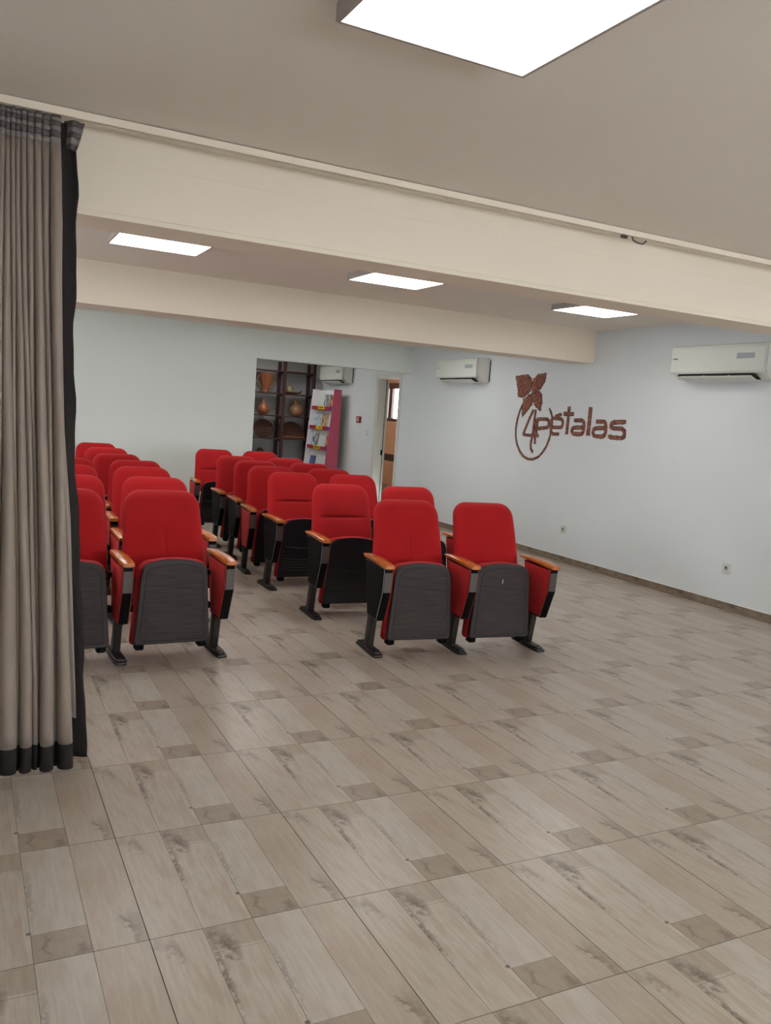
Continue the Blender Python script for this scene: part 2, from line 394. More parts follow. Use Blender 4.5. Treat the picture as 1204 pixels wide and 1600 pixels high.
# skirting of the right wall, tile by tile
def skirting(name, runs, mat=M['skirting']):
    e = bpy.data.objects.new(name, None); COL.objects.link(e); e['kind'] = 'structure'
    me = None; caulk = B()
    for a, b in runs:
        box(caulk, XR-.011, a, .073, XR, b, .078)
        y = a
        while y < b-.01:
            L = min(.6, b-y)
            if L > .599 and me: o = bpy.data.objects.new('skirting_tile', me); COL.objects.link(o); o.parent = e
            else:
                bm = B(); box(bm, -.011, .001, 0.0005, 0, L-.001, .073, .0015)
                o = obj('skirting_tile', bm, mat, e)
                if L > .599: me = o.data
            o.location = (XR, y, 0); y += .6
    obj('caulk_line', caulk, M['caulk'], e)
    return e
skirting('baseboard_right', [(YF+.0, DY0-.06), (DY1+.06, YE)])
def skirt_x(name, y, x0, x1):
    e = bpy.data.objects.new(name, None); COL.objects.link(e); e['kind'] = 'structure'
    x = x0
    while x < x1-.01:
        L = min(.6, x1-x); bm = B(); box(bm, .001, -.011, .0005, L-.001, 0, .073, .0015)
        o = obj('skirting_tile', bm, M['skirting'], e); o.location = (x, y, 0); x += .6
skirt_x('baseboard_back', YB, XL+.01, XA)

# ------------------------------------------------------------------ doorway and the tiled room beyond
e = bpy.data.objects.new('door_1', None); COL.objects.link(e); e['kind'] = 'structure'
bm = B()   # casing and lining
box(bm, XR-.015, DY1, 0, XR, DY1+.06, DZ+.06, .003); box(bm, XR-.015, DY0-.06, 0, XR, DY0, DZ+.06, .003); box(bm, XR-.015, DY0, DZ, XR, DY1, DZ+.06, .003)
obj('door_casing', bm, M['door_white'], e)
bm = B(); box(bm, XR-.005, DY1-.03, 0, XR+WT+.01, DY1, DZ, .002); box(bm, XR-.005, DY0, 0, XR+WT+.01, DY0+.03, DZ, .002); box(bm, XR-.005, DY0+.03, DZ-.03, XR+WT+.01, DY1-.03, DZ, .002)
obj('door_frame', bm, M['door_white'], e)
bm = B(); box(bm, 0, -.02, .01, .74, .02, 2.10, .003)
leaf = obj('door_leaf', bm, M['door_white'], e); leaf.location = (XR+WT+.035, DY1+.0, 0); leaf.rotation_euler = (0, 0, math.radians(63))
bm = B(); box(bm, XR+WT-.004, DY1-.034, .01, XR+WT+.006, DY1-.029, 2.11); obj('door_gap_shade', bm, M['dark_slot'], e)  # dark strip standing in for the shaded gap beside the leaf
bm = B(); box(bm, XR+WT-.03, DY1-.045, .86, XR+WT+.0, DY1-.03, .95, .004); obj('strike_plate', bm, M['black'], e)
# annex shell
AX = 8.0; AY0, AY1 = 9.0, 15.8
bm = B(); box(bm, XR+WT, AY0-.2, -.12, AX+.2, AY1+.2, -.002); o = struct('floor_annex', bm, M['skirting'])
bm = B(); box(bm, XR+WT, AY0-.2, CH, AX+.2, AY1+.2, CH+.12); struct('ceiling_annex', bm, M['ceiling'])
bm = B(); box(bm, XR+WT, AY0-.15, -.1, AX+.1, AY0, CH+.05); struct('wall_annex_near', bm, M['wall'])
bm = B(); box(bm, XR+WT, AY1, -.1, AX+.1, AY1+.15, CH+.05); struct('wall_annex_far', bm, M['tan_tile'])
bm = B(); box(bm, XR, YE+.2, -.1, XR+WT, AY1+.15, CH+.05); struct('wall_annex_left', bm, M['tan_tile'])
wy0, wy1, wz0, wz1 = 13.95, 14.93, 1.42, 2.25
bm = B(); box(bm, AX+.01, AY0-.15, -.1, AX+.16, wy0, CH+.05); box(bm, AX+.01, wy1, -.1, AX+.16, AY1+.15, CH+.05)
box(bm, AX+.01, wy0, -.1, AX+.16, wy1, wz0); box(bm, AX+.01, wy0, wz1, AX+.16, wy1, CH+.05)
wa = struct('wall_annex', bm, M['grout'])
def wtile(y0, z0, y1, z1, mat, nm='wall_tile'):
    # leave the window opening free
    if y0 < wy1 and y1 > wy0 and z0 < wz1 and z1 > wz0:
        if z0 < wz0-.03: z1 = min(z1, wz0)
        elif z1 > wz1+.03: z0 = max(z0, wz1)
        elif y1 > wy1+.03: y0 = max(y0, wy1)
        elif y0 < wy0-.03: y1 = min(y1, wy0)
        else: return
    bm = B(); box(bm, AX-.0, y0+.0015, z0+.0015, AX+.0115, y1-.0015, z1-.0015, .001); obj(nm, bm, mat, wa)
zs = [(0, .27), (.27, .54), (.69, 1.05), (1.05, 1.42), (1.42, 1.84), (1.84, 2.25), (2.25, CH)]
for k in range(7):
    y0 = 12.7+.4*k
    for a, b in zs: wtile(y0, a, y0+.4, b, M['tan_tile'])
    wtile(y0, .54, y0+.4, .69, M['dark_tile'], 'border_tile')
bm = B(); box(bm, AX+.001, AY0, 0, AX+.0115, 12.7, CH); obj('wall_tile', bm, M['tan_tile'], wa)
e = bpy.data.objects.new('window_1', None); COL.objects.link(e); e['kind'] = 'structure'
bm = B(); x0, x1 = AX-.015, AX+.08
box(bm, x0, wy0, wz0, x1, wy1, wz0+.06, .004); box(bm, x0, wy0, wz1-.12, x1, wy1, wz1, .004); box(bm, x0, wy0, wz0+.06, x1, wy0+.05, wz1-.12, .004); box(bm, x0, wy1-.05, wz0+.06, x1, wy1, wz1-.12, .004)
obj('window_frame', bm, M['brown_frame'], e)
bm = B(); box(bm, x0+.01, 14.52, wz0+.06, x1-.02, 14.66, wz1-.12, .004); obj('window_mullion', bm, M['brown_frame'], e)
for a, b in ((wy0+.05, 14.52), (14.66, wy1-.05)):
    bm = B(); box(bm, AX+.03, a, wz0+.06, AX+.036, b, wz1-.12); obj('window_pane', bm, M['glass'], e)

# ------------------------------------------------------------------ ceiling lamps
def make_lamp(cx, cy, label):
    t = thing('ceiling_light', label, 'light', (cx, cy, 2.535), 0, 'square ceiling light panels')
    bm = B(); h = .305; w = .012
    for a, b, c, d in ((-h, -h, h, -h+w), (-h, h-w, h, h), (-h, -h+w, -h+w, h-w), (h-w, -h+w, h, h-w)): box(bm, a, b, 0, c, d, .05, .001)
    box(bm, -h+w, -h+w, .03, h-w, h-w, .05)
    obj('frame', bm, M['lamp_frame'], t)
    bm = B(); box(bm, -h+w, -h+w, .001, h-w, h-w, .008); obj('diffuser', bm, M['lamp'], t)
    return t
lamp = make_lamp(.69, -.315, 'large glowing square light panel in the near ceiling, at the top edge of the photo')
for x, y, l in ((.68, 3.60, 'glowing light panel between the beams nearest the curtain, leftmost of three'),
                (2.47, 3.62, 'glowing light panel between the beams, middle one of three'),
                (4.42, 3.60, 'glowing light panel between the beams beside the right wall, rightmost of three'),
                (4.42, -.315, 'added square light panel in the near ceiling by the right wall, out of view'),  # unseen panel, added to light the near bay
                (.69, -3.4, 'added square light panel, unseen behind the camera, in the middle of the room'),  # added fill light, as is the next; no lamp known here
                (4.42, -3.4, 'added square light panel, unseen behind the camera, by the right wall'),
                (-1.6, 3.60, 'added square light panel between the beams, unseen behind the curtain'),  # unseen panel added for fill behind the curtain
                (.68, 7.2, 'added square light panel hidden beyond the far beam, on the left'),  # this and the next two: unseen panels added to light the far bay
                (2.6, 7.2, 'added square light panel hidden beyond the far beam, in the middle'),
                (4.42, 7.2, 'added square light panel hidden beyond the far beam, by the right wall'),
                (4.35, 12.05, 'square light panel in the alcove ceiling in front of the open shelf'),
                (3.3, 10.5, 'added square light panel, unseen in the alcove ceiling just behind the back wall'),  # added to brighten the alcove's right wall, no such lamp seen
                (6.95, 10.7, 'added square light panel, unseen in the tiled room beyond the doorway'),  # unseen, added to light the open door leaf
                (6.9, 13.4, 'added square light panel, unseen in the tiled room in front of its window')):  # unseen, added to brighten the tan wall
    c = copy_tree(lamp); c.location = (x, y, 2.535); c['label'] = l

# ------------------------------------------------------------------ air conditioners (local: wall at x=0, unit towards -x, runs along +y)
L = 1.04
def make_ac():
    t = thing('air_conditioner', '', 'air conditioner', (0, 0, 0), 0, 'wall air conditioners')
    prof = [(0, 2.035), (0, 2.35), (-.04, 2.355), (-.15, 2.35), (-.175, 2.335), (-.175, 2.13), (-.155, 2.095), (-.10, 2.05)]
    bm = B(); prof2 = [(a, b) for a, b in prof]
    # prism along y: points are (x,z)
    prism(bm, prof2, 'y', 0, L, .004); obj('body', bm, M['white_metal'], t)
    bm = B(); prism(bm, [(-.176, 2.33), (-.19, 2.345), (-.208, 2.335), (-.213, 2.31), (-.210, 2.11), (-.20, 2.092), (-.176, 2.10)], 'y', .004, L-.004, .004)
    obj('front_panel', bm, M['white_plastic'], t)
    bm = B(); prism(bm, [(-.197, 2.091), (-.192, 2.091), (-.106, 2.048), (-.1, 2.046), (-.1, 2.044), (-.106, 2.042), (-.197, 2.078)], 'y', .10, L-.09)
    obj('air_outlet', bm, M['dark_slot'], t)
    bm = B(); prism(bm, [(-.207, 2.066), (-.203, 2.07), (-.115, 2.034), (-.115, 2.026), (-.20, 2.056)], 'y', .12, L-.13, .001)
    fl = obj('louver', bm, M['white_plastic'], t)
    for y in (.36, .64): obj('louver_arm', box(B(), -.190, y, 2.052, -.175, y+.02, 2.086), M['white_plastic'], t)
    bm = B(); box(bm, -.2145, .10, 2.215, -.210, .285, 2.262, .002); obj('display', bm, M['ac_display'], t)
    bm = B(); box(bm, -.2145, L-.085, 2.222, -.211, L-.03, 2.233, .001)
    for k in range(5): box(bm, -.2148, L-.08+k*.010, 2.2225, -.2144, L-.075+k*.010, 2.2325)
    obj('badge', bm, M['grey_trim'], t)
    bm = B(); box(bm, -.009, -.012, 2.05, 0, 0, 2.33); obj('wall_bracket', bm, M['dark_slot'], t)
    return t
M['ac_display'] = mottled('display_window', rgb(150, 158, 160), rgb(165, 172, 174), 3, 0.15)
ac = make_ac()
for y, l, c in ((2.72, 'white air conditioner on the right wall near the photo edge, closest of three', 0),
             (7.13, 'white air conditioner on the right wall between the far beam and the petal lettering', 1),
             (11.47, 'white air conditioner in the alcove above the brochure stand, farthest of three', 1)):
    a = copy_tree(ac) if c else ac
    a.location = (XR, y, 0); a['label'] = l

# ------------------------------------------------------------------ auditorium chairs
# local frame: floor centre between the two arm frames, chair faces -y, top of the back at y = 0
PITCH = .585
def hw_back(z):
    w = .250 - .022*max(0, (z-.60)/.35); top = .950; R = .095; d = top-z
    if d < R: w = w-R+math.sqrt(max(0, R*R-(R-d)**2))
    return max(w, .001)
def back_front(z): return -.185 + .15*(z-.44)/.515 - .012*math.sin(PI*(z-.44)/.515)
def backrest_bm(seam):
    bm = B(); zs = [.44+.022*i for i in range(20)]; z = .875
    zs = [q for q in zs if q < .848] + [.950-.095*(1-math.sin(a*PI/2/9)) for a in range(9)] + [.9498]
    us = [-1, -.985, -.95, -.88, -.76, -.6, -.4, -.2, -.1, -.04, 0, .04, .1, .2, .4, .6, .76, .88, .95, .985, 1]
    if seam == 'horizontal': zs = sorted(zs + [.695, .702, .706, .71, .717])
    F, K = [], []
    for z in zs:
        hw = hw_back(z); rf = []; rb = []
        ez = min(1, (.950-z)/.045); ez = math.sqrt(max(0, 1-(1-ez)**2))
        for u in us:
            e = (1-abs(u)**9)**.5 if abs(u) < 1 else 0
            y = back_front(z) + .042 - .042*e*(.25+.75*ez)
            if seam == 'vertical' and z < .73: y += .013*math.exp(-(u/.035)**2)*min(1, (.73-z)/.05)
            if seam == 'horizontal' and abs(u) < .66: y += .016*math.exp(-((z-.706)/.006)**2)*math.sqrt(max(0, 1-(u/.66)**4)) + .006*math.exp(-((z-.706)/.03)**2)
            yb = back_front(z) + .042 + .026*e*(.3+.7*ez)
            rf.append(bm.verts.new((u*hw, y, z))); rb.append(bm.verts.new((u*hw, yb, z)))
        F.append(rf); K.append(rb)
    n = len(us)
    for i in range(len(zs)-1):
        for k in range(n-1):
            bm.faces.new([F[i][k], F[i][k+1], F[i+1][k+1], F[i+1][k]]); bm.faces.new([K[i][k+1], K[i][k], K[i+1][k], K[i+1][k+1]])
    bm.faces.new(F[-1][::-1]+K[-1]) if False else None
    for k in range(n-1):
        bm.faces.new([F[0][k+1], F[0][k], K[0][k], K[0][k+1]]); bm.faces.new([F[-1][k], F[-1][k+1], K[-1][k+1], K[-1][k]])
    bmesh.ops.remove_doubles(bm, verts=bm.verts[:], dist=.0004)
    return bm
def outline(z0, z1, w0, w1, R, arch=.0, n=7, zb=None, rb=.02):
    """closed (x,z) outline of a seat shape: half-widths w0 at the bottom, w1 at the top, round top corners, slightly arched top"""
    pts = []
    def corner(cx, cz, r, a0, a1, m):
        return [(cx+r*math.cos(a0+(a1-a0)*i/m), cz+r*math.sin(a0+(a1-a0)*i/m)) for i in range(m+1)]
    pts += corner(w0-rb, z0+rb, rb, -PI/2, 0, 3)
    pts += corner(w1-R, z1-R-arch, R, 0, PI/2*.92, n)
    for x in (.6, .3, 0, -.3, -.6): pts.append((x*(w1-R), z1-arch*x*x))
    pts += corner(-(w1-R), z1-R-arch, R, PI/2*1.08, PI, n)
    pts += corner(-(w0-rb), z0+rb, rb, PI, PI*1.5, 3)
    return pts
def pillow(bm, pts, y0, y1, puff):
    """puffed cushion between two planes"""
    cx = sum(p[0] for p in pts)/len(pts); cz = (min(p[1] for p in pts)+max(p[1] for p in pts))/2
    rings = []; mid = (y0+y1)/2; h = (y1-y0)/2
    for k in range(-5, 6):
        a = k/5*PI/2; s = 1 - puff*(1-math.cos(a)); y = mid+h*math.sin(a)
        rings.append([bm.verts.new((cx+(x-cx)*s, y, cz+(z-cz)*s)) for x, z in pts])
    n = len(pts)
    for A, Bq in zip(rings, rings[1:]):
        for k in range(n): bm.faces.new([A[k], A[(k+1) % n], Bq[(k+1) % n], Bq[k]])
    bm.faces.new(rings[0][::-1]); bm.faces.new(rings[-1])
    return bm
def scale_pts(pts, s, dz=0):
    cz = (min(p[1] for p in pts)+max(p[1] for p in pts))/2
    return [(x*s, cz+(z-cz)*s+dz) for x, z in pts]
mesh_cache = {}
def shared(key, maker, name, mat, parent, smooth=False):
    if key in mesh_cache:
        o = bpy.data.objects.new(name, mesh_cache[key]); COL.objects.link(o); o.parent = parent
    else:
        o = obj(name, maker(), mat, parent, smooth); mesh_cache[key] = o.data
    return o
ARM = [(-.535, .585), (-.525, .43), (-.445, .235), (-.275, .24), (-.19, .585)]
def inset2(pts, d):
    cx = sum(p[0] for p in pts)/len(pts); cy = sum(p[1] for p in pts)/len(pts)
    out = []
    for a, b in pts:
        L_ = math.hypot(a-cx, b-cy); out.append((a+(cx-a)*d/L_, b+(cy-b)*d/L_))
    return out
def arm_frame(parent, x, left_mat, right_mat, dy=-.03):
    def core():
        bm = B(); prism(bm, ARM, 'x', -.026, .026, .002)
        return bm
    fr = shared('arm_core', core, 'arm_frame', M['black'], parent); fr.location = (x-.012, dy, 0)
    def post():
        bm = B(); prism(bm, [(-.265, .022), (-.355, .26), (-.29, .26), (-.195, .022)] if False else [(-.30, .02), (-.345, .25), (-.275, .25), (-.225, .02)], 'x', -.021, .021, .003)
        prism(bm, [(-.285, .03), (-.33, .24), (-.29, .24), (-.24, .03)], 'x', -.0235, .0235)
        return bm
    shared('post', post, 'leg', M['steel'], fr)
    def foot():
        bm = B()
        prism(bm, [(-.035, -.12), (-.037, -.42), (-.027, -.465), (.027, -.465), (.037, -.42), (.035, -.12)], 'z', 0, .016, .003)
        prism(bm, [(-.029, -.13), (-.030, -.40), (-.02, -.44), (.02, -.44), (.030, -.40), (.029, -.13)], 'z', .016, .03, .003)
        for yy in (-.42, -.165):
            b2 = lathe(bm, [(.009, .03 if yy > -.4 else .0295), (.009, .035), (.004, .038)], (0, yy, 0), 8)
        return bm
    shared('foot', foot, 'foot_plate', M['steel'], fr, True)
    for s, mk in ((-1, left_mat), (1, right_mat)):
        def panel():
            bm = B(); prism(bm, inset2(ARM, .014), 'x', min(s*.026, s*.033), max(s*.026, s*.033), .002); return bm
        shared(('panel', s, mk), panel, 'side_panel', M[mk], fr)['label'] = 'red upholstered side panel' if mk == 'red' else 'black side panel'
        def pipe():
            bm = B(); tube(bm, [(s*.028, a, b) for a, b in inset2(ARM, .004)], .0022, 5, closed=True); return bm
        shared(('pipe', s, mk), pipe, 'piping', M['red_trim' if mk == 'red' else 'grey_trim'], fr)
    def plate():
        bm = B(); prism(bm, [(-.5365, .555), (-.5275, .432), (-.5245, .432), (-.5335, .555)], 'x', -.024, .024); return bm
    shared('plate', plate, 'front_plate', M['gunmetal'], fr)
    def wood():
        bm = B(); N = 9; rings = []
        for i in range(N):
            k = i/(N-1); y = -.555 + .45*k
            w = .034 + .005*math.sin(PI*min(1, k*1.3)); zc = .594 + .006*math.sin(PI*k) + .006*k; th = .015-.004*k
            if i == 0: w *= .93; th *= .8
            if i == N-1: w *= .6; th *= .6
            ring = []
            for a in range(12):
                an = 2*PI*a/12; cx, sz = math.cos(an), math.sin(an)
                e = .55
                ring.append(bm.verts.new((w*math.copysign(abs(cx)**e, cx), y, zc+th*math.copysign(abs(sz)**e, sz))))
            rings.append(ring)
        for A, Bq in zip(rings, rings[1:]):
            for k in range(12): bm.faces.new([A[k], A[(k+1) % 12], Bq[(k+1) % 12], Bq[k]])
        bm.faces.new(rings[0]); bm.faces.new(rings[-1][::-1])
        return bm
    shared('wood', wood, 'armrest', M['arm_wood'], fr, True)
    return fr
SEATO = outline(.085, .585, .222, .192, .07, .012)
def make_chair(label, seam, shell, left, right, group, loc, rz, bright_spot=False):
    """left/right: None or (outer material, inner material) of an arm frame on that side"""
    t = thing('auditorium_chair', label, 'chair', loc, rz, group)
    bk = shared(('back', seam), lambda: backrest_bm(seam), 'backrest', M['red'], t, 'all')
    def bshell():
        bm = B(); pts = [(w, z) for z in (.46, .6, .75, .86) for w in (hw_back(z)-.022,)]
        top = [(.950-.02)-.085*(1-math.sin(a*PI/2/5)) for a in range(1, 6)]
        right_side = pts + [(max(.01, hw_back(min(z+.014, .9495))-.022), z) for z in top]
        ring = right_side + [(-x, z) for x, z in right_side[::-1]]
        fr, bc = [], []
        for x, z in ring:
            fr.append(bm.verts.new((x, back_front(z)+.060, z))); bc.append(bm.verts.new((x*.95, back_front(z)+.080, z)))
        n = len(ring)
        bm.faces.new(fr); bm.faces.new(bc[::-1])
        for k in range(n): bm.faces.new([fr[k], bc[k], bc[(k+1) % n], fr[(k+1) % n]])
        return bm
    shared('bshell', bshell, 'back_shell', M['shell_black'], t)
    def cushion():
        bm = B(); pts = [(x*1.06, .085+(z-.085)*1.03-.012) for x, z in SEATO]
        pillow(bm, pts, -.375, -.285, .10); return bm
    seat = shared('cushion', cushion, 'seat', M['red'], t, 'all')
    if shell == 'grey':
        def sh():
            bm = B(); prism(bm, SEATO, 'y', -.405, -.365, .006)
            return bm
        s = shared('shell_grey', sh, 'seat_shell', M['shell_rim'], t)
        def inner():
            bm = B(); prism(bm, [(x*.86, .325+(z-.325)*.90) for x, z in SEATO], 'y', -.4065, -.400, .001)
            return bm
        shared('inner_grey', inner, 'shell_panel', M['shell'], s)
        def groove():
            bm = B(); tube(bm, [(x*.865, -.4055, .325+(z-.325)*.905) for x, z in SEATO], .0022, 5, closed=True); return bm
        shared('groove', groove, 'panel_groove', M['dark_slot'], s)
        for sx in (-1, 1):
            def screw():
                bm = B(); r = bmesh.ops.create_uvsphere(bm, u_segments=8, v_segments=5, radius=.006)
                for v in r['verts']: v.co = Vector((v.co.x+sx*.165, v.co.y*.5-.4065, v.co.z+.235))
                return bm
            shared(('screw', sx), screw, 'screw', M['dark_slot'], s)
        if bright_spot:
            bm = B(); box(bm, -.012, -.4085, .455, -.006, -.4065, .485, .001)  # small bright metallic spot on the seat shell
            obj('shell_spot', bm, M['chrome'], s)['label'] = 'small bright spot'
    else:
        def sh2():
            bm = B(); prism(bm, SEATO, 'y', -.400, -.365, .008); return bm
        s = shared('shell_black', sh2, 'seat_shell', M['shell_black'], t)
        for zz, w in ((.335, .175), (.235, .185), (.212, .187), (.189, .189), (.166, .19), (.143, .19)):
            def rib():
                return tube(B(), [(w*u, -.4015, zz+.014*(u*u)) for u in (-1, -.75, -.5, -.25, 0, .25, .5, .75, 1)], .003, 5)
            shared(('rib', zz), rib, 'shell_rib', M['shell_rim'], s)
    for sx in (-1, 1):
        shared(('foot', sx), lambda: box(B(), sx*.185-.026, -.385, .048, sx*.185+.026, -.325, .095, .008), 'hinge_block', M['black'], s)
        shared(('hinge', sx), lambda: box(B(), sx*.229-.014, -.335, .27, sx*.229+.014, -.295, .31, .004), 'seat_hinge', M['black'], t)
        shared(('bracket', sx), lambda: box(B(), sx*.235-.008, -.30, .47, sx*.235+.008, -.15, .50, .003), 'back_bracket', M['black'], t)
    dy = -.03 if shell == 'grey' else -.075
    if left: arm_frame(t, -PITCH/2, *left, dy)
    if right: arm_frame(t, PITCH/2, *right, dy)
    return t
def row(xc, yb, deg, specs, group, pivot=None):
    """specs: list of (label, seam, shell, left arm, right arm, spot)"""
    a = math.radians(deg)
    for k, (lab, seam, shell, la, ra, sc) in enumerate(specs):
        off = k*PITCH
        make_chair(lab, seam, shell, la, ra, group, (xc+off*math.cos(a), yb+off*math.sin(a), 0), a, sc)
RR = ('red', 'red'); BR = ('black', 'red'); BB = ('black', 'black'); RB = ('red', 'black')
GRP = 'red auditorium chairs'
row(2.215, 2.80, -6, [('red chair with a vertical seam low on its back, left seat of the front pair', 'vertical', 'grey', BR, None, False),
                     ('smooth red chair with bright spot on its raised seat, right seat of the front pair', 'plain', 'grey', RR, RB, True)], GRP)
row(2.175, 3.83, -3, [('red chair with a horizontal back seam directly behind the front pair, on its left', 'horizontal', 'black', BR, None, False),
                     ('smooth red chair mostly hidden behind the left seat of the front pair', 'plain', 'black', RR, RB, False)], GRP)
row(2.15, 4.84, 0, [('red chair with horizontal back seam, left seat of the third row, right-hand block', 'horizontal', 'black', BR, None, False),
                    ('smooth red chair, right seat of the third row, right-hand block', 'plain', 'black', RR, RB, False)], GRP)
row(2.18, 5.50, -4, [('smooth red chair with red outer arm panel, left seat of the fourth row, right-hand block', 'plain', 'black', RR, None, False),
                     ('smooth red chair, right seat of the fourth row, right-hand block', 'plain', 'black', RR, RB, False)], GRP)
row(2.255, 6.22, -3, [('smooth red chair, left seat of the fifth row, right-hand block', 'plain', 'black', BR, None, False),
                     ('smooth red chair, right seat of the fifth row, right-hand block', 'plain', 'black', RR, RB, False)], GRP)
row(2.26, 6.93, 0, [('smooth red chair in front of the rearmost pair, left seat, right-hand block', 'plain', 'black', BB, None, False),
                    ('smooth red chair in front of the rearmost pair, right seat, right-hand block', 'plain', 'black', RR, RB, False)], GRP)
row(2.32, 8.10, -3, [('red chair with horizontal back seam standing before the white wall, left of the rearmost pair', 'horizontal', 'black', RB, None, False),
                     ('smooth red chair in front of the open shelf, right of the rearmost pair', 'plain', 'black', RR, RB, False)], GRP)
names = ['front', 'second', 'third', 'fourth', 'fifth', 'sixth', 'rearmost']
for k, (x, y, dg) in enumerate(((.625, 3.04, 2), (.765, 3.95, 0), (.845, 4.86, 0), (.925, 5.60, 0), (.89, 6.42, 0), (.93, 7.38, 0), (.945, 8.28, 0))):
    x0 = x-PITCH*math.cos(math.radians(dg)) ; y0 = y-PITCH*math.sin(math.radians(dg))
    gl = 'red auditorium chair in the %s row of the left block, ' % names[k]
    if k < 4:
        row(x0, y0, dg, [(gl+'half hidden by the curtain', 'plain', 'grey' if k == 0 else 'black', RR, None, False),
                        (gl+'right seat beside the aisle', 'vertical' if k == 0 else 'plain', 'grey' if k == 0 else 'black', RR, RB, False)], GRP)
    else:
        row(x, y, dg, [(gl+'beyond the curtain', 'plain', 'black', RR, RB, False)], GRP)

# ------------------------------------------------------------------ curtain track and curtain
trk = thing('curtain_track', 'long white curtain track on the ceiling in front of the near beam', 'curtain track', (0, 0, 0))
bm = B(); box(bm, XL+.01, 1.350, 2.552, XR-.005, 1.353, 2.581); box(bm, XL+.01, 1.353, 2.574, XR-.005, 1.392, 2.581); box(bm, XL+.01, 1.389, 2.552, XR-.005, 1.392, 2.574)
box(bm, XL+.01, 1.353, 2.552, XR-.005, 1.364, 2.554); box(bm, XL+.01, 1.378, 2.552, XR-.005, 1.389, 2.554)
obj('rail', bm, M['beam'], trk)
bm = B(); box(bm, .768, 1.3478, 2.551, .782, 1.35, 2.579); obj('rail_joint', bm, M['beam'], trk)
bm = B(); box(bm, 2.625, 1.362, 2.536, 2.665, 1.378, 2.552, .003); obj('glider', bm, M['gunmetal'], trk)['label'] = 'dark glider'
bm = B(); tube(bm, [(2.70, 1.37, 2.552), (2.71, 1.37, 2.535), (2.74, 1.37, 2.526), (2.78, 1.37, 2.526), (2.80, 1.37, 2.545)], .004, 6); obj('curtain_hook', bm, M['gunmetal'], trk)
for k in range(14): obj('glider', box(B(), -.185-.075*k, 1.364, 2.5535, -.175-.075*k, 1.376, 2.558, .001), M['white_plastic'], trk)

cur = thing('curtain', 'taupe curtain with striped header and black hem, gathered at the left photo edge', 'curtain', (0, 1.3, 0))
P_ = (0, 1.3, 0)
topw = [.020, .0178, .0178, .0178, .020, .0267, .0267, .0289, .038]     # fold widths at the header
TB = [-.379]
for w in topw: TB.append(TB[-1]+w)
s_ = (-.166-(-.379))/(TB[-1]-TB[0]); TB = [-.379+(b+.379)*s_ for b in TB]
BBp = [-20, -5, 23, 26, 46, 54, 57, 80, 84, 109]                          # the same folds at the hem, in hundredths
BBt = [-.334+.00242*b for b in BBp]
nleft = 15
def bounds(z):
    k = min(1, max(0, (2.45-z)/2.35)); k = k*k*(3-2*k)*.55+k*.45
    r = [a*(1-k)+b*k for a, b in zip(TB, BBt)]
    # rightmost edge follows the free edge of the cloth
    e = -.166 + .013*min(1, max(0, (2.5-z)/.35)) + (.0 if z > 2.2 else .078*((2.2-z)/2.05)**1.35)
    r[-1] = e
    base = r[0]; w = .036+.014*k
    return [base-w*(nleft-i) for i in range(nleft)] + r
def fold_pt(i, s, z, bs):
    w = bs[i+1]-bs[i]; A = min(.052, max(.006, w*1.05)); k = min(1, max(0, (2.45-z)/2.35))
    yb = 1.372-.135*k**1.2 + (.0 if i % 2 else .006)
    A *= 1-.5*min(1, max(0, (z-2.38)/.06))
    wob = .004*math.sin(z*5.1+i*1.7)*min(1, k*3)
    x = bs[i]+w*(.5-.5*math.cos(PI*s)) + wob*math.sin(PI*s)
    return (x-P_[0], yb-A*math.sin(PI*s)**.55-P_[1], z)
def sheet(z0, z1, nz, i0=0, i1=None, dy=0):
    bm = B(); rows = []
    nf = nleft+9
    for a in range(nz+1):
        z = z0+(z1-z0)*a/nz; bs = bounds(z); rw = []
        for i in range(i0, nf if i1 is None else i1):
            for q in range(8):
                p = fold_pt(i, q/8, z, bs); rw.append(bm.verts.new((p[0], p[1]+dy, p[2]-hemdrop(i, z))))
        p = fold_pt((nf if i1 is None else i1)-1, 1, z, bs); rw.append(bm.verts.new((p[0], p[1]+dy, p[2])))
        rows.append(rw)
    for A, Bq in zip(rows, rows[1:]):
        for k in range(len(A)-1): bm.faces.new([A[k], A[k+1], Bq[k+1], Bq[k]])
    return bm
def hemdrop(i, z): return 0.0
def solid(o, th=.0025):
    md = o.modifiers.new('thickness', 'SOLIDIFY'); md.thickness = th; return o
solid(obj('cloth', sheet(.115, 2.445, 40), M['curtain'], cur, 'all'))
solid(obj('hem', sheet(.012, .115, 4), M['curtain_dark'], cur, 'all'))['label'] = 'black hem'
for nm, a, b, mt in (('tape', 2.445, 2.468, 'curtain_tape'), ('stripe', 2.468, 2.492, 'curtain_stripe'), ('tape', 2.492, 2.510, 'curtain_tape'), ('stripe', 2.510, 2.528, 'curtain_stripe'), ('tape', 2.528, 2.541, 'curtain_tape'), ('stripe', 2.541, 2.549, 'curtain_stripe')):
    solid(obj('header_'+nm, sheet(a, b, 2), M[mt], cur, 'all'))
for o in cur.children: o.location = (0, 0, 0)
